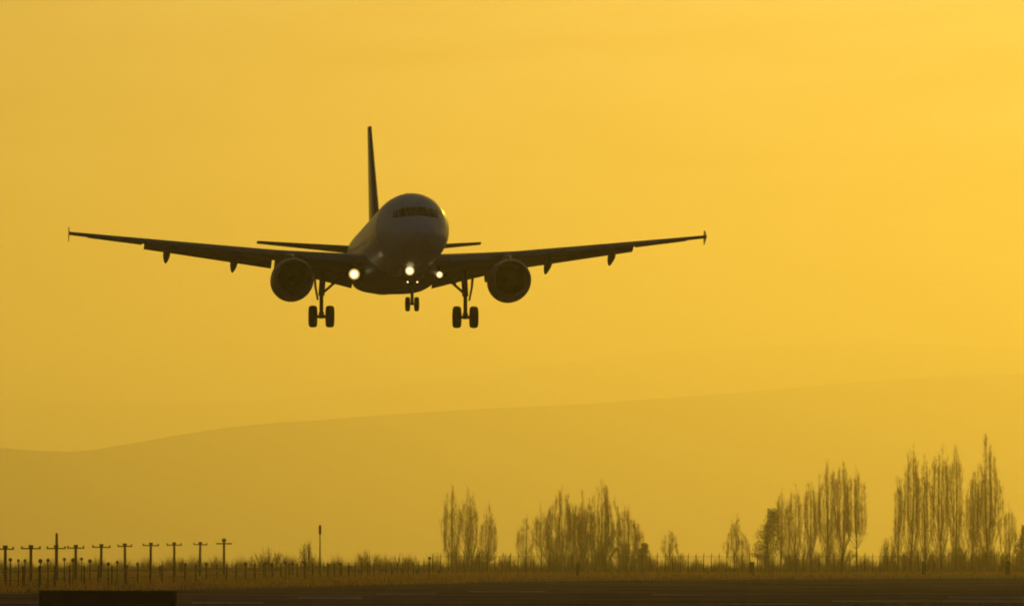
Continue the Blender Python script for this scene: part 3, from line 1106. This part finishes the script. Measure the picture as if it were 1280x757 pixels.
# tall dry grass in the strip between the pavement and the fences
pts, hs, rd = [], [], []
edge_Y = [(464 - 110, -52), (464, -28.5), (575, -13), (690, .5), (765, 24), (835, 60), (930, 150)]
while len(pts) < 34000:
    u = rng.uniform(-30, 1310)
    Y = 350 + 760 * rng.random() ** .9
    x = gx(u, Y)
    ex = np.interp(Y, [e[0] for e in edge_Y], [e[1] for e in edge_Y])
    if x > ex - .3:
        continue
    if 712 < Y < 890 and abs(x - np.interp(Y, (712, 792, 860, 960), (-4, 23, 61, 160))) < 5:
        continue
    cl = .6 + .5 * math.sin(x * .9 + Y * .11) * math.sin(Y * .05 - x * .3)
    pts.append((x, Y, 0)); hs.append(rng.uniform(.12, .55) * cl + .06); rd.append(rng.uniform(.006, .020))
scatter('grass', pts, hs, .35, rd, 79, M_blade)

# ------------------------------------------------------------------ fences
def fence(name, label, P, Q, n, h, arm, rails, curve=0):
    P, Q = Vector(P), Vector(Q)
    root = empty(name, P)
    tag(root, label, 'fence')
    d = Q - P
    along = d.normalized()
    side = Vector((along.y, -along.x, 0))
    me = None
    for i in range(n):
        p = d * (i / (n - 1))
        if me is None:
            b = MB()
            b.tube([(0, 0, -.1), (0, 0, h)], [.055, .05], 8)
            if arm:
                for s in arm:
                    pts_ = [(0, 0, h - .02)]
                    for q in range(1, 5):
                        t = q / 4
                        pts_.append(tuple(Vector((0, 0, h)) + side * s * .38 * t + Vector((0, 0, .34 * math.sin(t * 1.5)))))
                    b.tube(pts_, [.045, .04, .038, .034, .03], 6)
            o = b.build('post', M_post, root, smooth=50)
            me = o.data
        else:
            o = bpy.data.objects.new('post', me)
            COL.objects.link(o)
            o.parent = root
        o.location = p + Vector((0, 0, 0))
    b = MB()
    for z, r in rails:
        b.tube([Vector((0, 0, z)), d + Vector((0, 0, z))], r, 6)
    b.build('rail', M_post, root, smooth=60)
    # mesh: crossing wires, one per span diagonal set
    b = MB()
    P0, P1 = [], []
    top = rails[-1][0]
    step = d.length / ((n - 1) * 5)
    for i in range((n - 1) * 5):
        a = along * (i * step)
        c = along * ((i + 1) * step)
        P0 += [tuple(a), tuple(a + Vector((0, 0, top)))]
        P1 += [tuple(c + Vector((0, 0, top))), tuple(c)]
    V, Qd = prisms(P0, P1, np.full(len(P0), .006), np.full(len(P0), .006))
    raw('wire_mesh', V, Qd, M_steel, root)
    return root


fence('perimeter_fence', 'long low fence of posts and rails running away along the left side grass', (gx(-14, 520), 520, 0), (gx(536, 985), 985, 0), 48, 1.45, None, [(.55, .018), (1.08, .03)])
fence('perimeter_fence', 'tall fence with curved post tops in front of the poplars on the right', (gx(541, 1062), 1062, 0), (gx(1300, 1075), 1075, 0), 80, 2.15, (1,), [(.2, .015), (2.12, .016)])

# ------------------------------------------------------------------ approach light masts
ORD = ['first', 'second', 'third', 'fourth', 'fifth', 'sixth', 'seventh', 'eighth', 'ninth']
masts = [(6.5, 684), (38.5, 683.5), (70.5, 683.5), (94.5, 683), (126, 682), (156.5, 681), (188, 680), (218, 679.5), (249.5, 679)]


def mast_parts(root, h, arm_w, base_src=None):
    b = MB()
    b.tube([(0, 0, -.1), (0, 0, h * .5), (0, 0, h)], [.13, .12, .11], 10)
    b.build('pole', M_post, root, smooth=50)
    b = MB()
    b.box((0, 0, h + .02), (arm_w, .12, .10), bev=.02)
    b.build('crossbar', M_post, root)
    b = MB()
    b.tube([(0, -.02, h + .05), (0, -.02, h + .30)], [.17, .20], 12)
    b.build('lamp', M_lampglass, root, smooth=50)
    for x in (-arm_w * .46, arm_w * .46):
        b = MB()
        b.tube([(x, -.02, h + .07), (x, -.02, h + .20)], [.06, .08], 10)
        b.build('lamp', M_lampglass, root, smooth=50)


mproto = None
for i, (u, v) in enumerate(masts):
    Y = 640 + i * 29
    h = gz(v, Y) - .12
    lab = 'T-topped light mast above the left fence, ' + ('the one at the left edge' if i == 0 else ORD[i] + ' mast from the left edge' if i < 8 else 'next to the tallest T-topped mast with the knob')
    root = empty('light_mast', (gx(u, Y), Y, 0))
    tag(root, lab, 'light mast', 'T-topped masts in a row at left')
    mast_parts(root, h, rng.uniform(1.2, 1.65))
    root.rotation_euler = (0, rng.normal(0, .008), rng.normal(0, .25))
# the last one stands higher, with a lamp on a short stub above its arm
Y = 905
root = empty('light_mast', (gx(280, Y), Y, 0))
tag(root, 'tallest T-topped mast, last on the right of the row, with a knob above its arm', 'light mast', 'T-topped masts in a row at left')
h = gz(672.5, Y)
b = MB()
b.tube([(0, 0, -.1), (0, 0, h - .3)], [.14, .12], 10)
b.build('pole', M_post, root, smooth=50)
b = MB()
b.box((0, 0, gz(679, Y)), (1.7, .12, .13), bev=.02)
b.build('crossbar', M_post, root)
b = MB()
b.tube([(0, 0, h - .36), (0, 0, h - .28), (0, 0, h - .04), (0, 0, h)], [.14, .22, .22, .12], 12)
b.build('lamp', M_lampglass, root, smooth=50)

# two taller poles
for u, v, Y, lab, hd in ((70.8, 667, 880, 'plain tall pole rising behind the third T-topped mast', 0), (400, 655.5, 980, 'tall thin lamp pole with a long narrow lamp head, standing alone', 1)):
    root = empty('tall_pole', (gx(u, Y), Y, 0))
    tag(root, lab, 'pole', 'tall poles')
    h = gz(v, Y)
    b = MB()
    b.tube([(0, 0, -.1), (0, 0, h * .5), (0, 0, h - (1.1 if hd else 0))], [.10, .08, .06] if hd else [.17, .15, .13], 10)
    b.build('pole', M_post, root, smooth=50)
    b = MB()
    if hd:
        b.tube([(0, 0, h - 1.12), (0, 0, h - 1.0), (0, 0, h - .15), (0, 0, h)], [.08, .15, .15, .06], 12)
    else:
        b.tube([(0, 0, h - .02), (0, 0, h + .12)], [.17, .06], 10)
    b.build('lamp_head' if hd else 'cap', M_lampglass, root, smooth=50)

# ------------------------------------------------------------------ small round-headed lamps on stakes
def stake(label, u, v, Y, r, group):
    root = empty('stake_light', (gx(u, Y), Y, 0))
    tag(root, label, 'light', group)
    h = gz(v, Y)
    b = MB()
    b.tube([(0, 0, -.05), (0, 0, h)], [.045, .04], 8)
    b.build('stake', M_post, root, smooth=50)
    b = MB()
    b.tube([(0, .0, h - r * .95), (0, 0, h - r * .6), (0, 0, h), (0, 0, h + r * .6), (0, 0, h + r * .95)], [r * .45, r * .88, r, r * .80, r * .3], 14)
    b.build('lamp_head', M_lampglass, root, smooth=60)


G1 = 'round-headed stake lights among the T-topped masts'
near = [(13, 699, 'right of the leftmost T-topped mast'), (23, 700, 'midway between the first and second T-topped masts'), (31, 700, 'just left of the second T-topped mast'),
        (50.5, 700.5, 'big and clear, between the second mast and the tall plain pole'), (60, 699.5, 'close left of the tall plain pole'), (80.5, 698.5, 'between the tall plain pole and the fourth mast'),
        (91.5, 699.5, 'against the fourth T-topped mast'), (102, 698, 'just right of the fourth T-topped mast'), (112.3, 700.5, 'standing clear midway between the fourth and fifth masts'),
        (135.5, 704.5, 'round and low, right of the fifth T-topped mast'), (146.5, 702, 'tall and narrow, left of the sixth T-topped mast'), (158.5, 707, 'lowest, at the foot of the sixth T-topped mast'),
        (172, 704, 'midway between the sixth and seventh T-topped masts')]
for i, (u, v, where) in enumerate(near):
    stake('round-headed stake light ' + where, u, v, 545 + i * 14, .125 + (.03 if i in (3, 6, 8, 9) else 0) - (.02 if i in (1, 2) else 0), G1)
far = [(200, 709, 'right of the seventh T-topped mast'), (232, 705, 'right of the eighth mast, over the sapling'), (258, 704.5, 'right of the ninth T-topped mast'),
       (307, 704, 'left of the wide pale bush'), (332, 703.5, 'in the middle of the wide pale bush'), (340, 705, 'in the right half of the wide pale bush'), (357, 703, 'at the right end of the wide pale bush'),
       (366, 704, 'between the wide pale bush and the bush by the pole'), (380, 702, 'in front of the bush by the tall lamp pole'), (411, 706, 'right of the tall lamp pole, over the low bush'),
       (425, 704.5, 'the higher one a little right of the tall lamp pole'), (437, 708, 'left of the faint bare bush'), (449, 713, 'low, at the left foot of the faint bush'), (462, 707, 'in the middle of the faint bush'),
       (478, 711.5, 'right of the faint bush and higher than its right neighbour'), (491, 714, 'below the second faint bush, at its left'), (502, 710.5, 'tall dark, in the low faint bush'),
       (521, 714, 'alone right of the low faint bush'), (537, 697, 'the highest, just left of the lone group of three poplars'), (549, 713.5, 'at the left foot of the lone group of three poplars')]
for i, (u, v, where) in enumerate(far):
    stake('small far stake light ' + where, u, v, min(960, 760 + i * 11), .17, 'far round-headed stake lights left of the poplars')

# squat dark posts in the grass before the right fence
for u, v0, Y, wd, where in ((722, 704.5, 890, .34, 'in front of the big round tree clump'), (940.5, 702, 905, .40, 'left of the dark leafy tree'), (1154.5, 701, 915, .40, 'below the left of the tall right poplar group'), (1260, 701, 915, .42, 'near the right edge')):
    root = empty('marker_post', (gx(u, Y), Y, 0))
    tag(root, 'short thick dark marker post, ' + where, 'post', 'squat dark posts before the right fence')
    h = gz(v0, Y)
    b = MB()
    b.box((0, 0, h / 2 - .02), (wd, wd * .6, h - .1), bev=.04)
    b.build('post', M_post, root)
    b = MB()
    b.box((0, 0, h - .04), (wd + .05, wd * .6 + .05, .08), bev=.02)
    b.build('cap', M_post, root)

# ------------------------------------------------------------------ the dark board at the lower left
Y = 205
x0, x1 = gx(48.5, Y), gx(220.5, Y)
zt = gz(737.5, Y)
root = empty('board', ((x0 + x1) / 2, Y, 0))
root.rotation_euler = (0, R(.25), R(4))
tag(root, 'wide low black board with a flat top at the lower left edge', 'board')
wd = x1 - x0
b = MB()
b.box((0, 0, zt - .47), (wd - .10, .22, .84), bev=.02)
b.build('panel', M_black, root)
b = MB()
b.box((0, 0, zt - .025), (wd, .30, .05), bev=.012)
b.box((0, 0, zt - .915), (wd, .30, .05), bev=.012)
for s in (-1, 1):
    b.box((s * (wd / 2 - .025), 0, zt - .47), (.05, .30, .838), bev=.012)
b.build('frame', M_blackframe, root)
for s in (-1, 0, 1):
    b = MB()
    b.tube([(s * wd * .38, 0, -.05), (s * wd * .38, 0, zt - .94)], [.05, .05], 10)
    b.build('leg', M_steel, root, smooth=50)
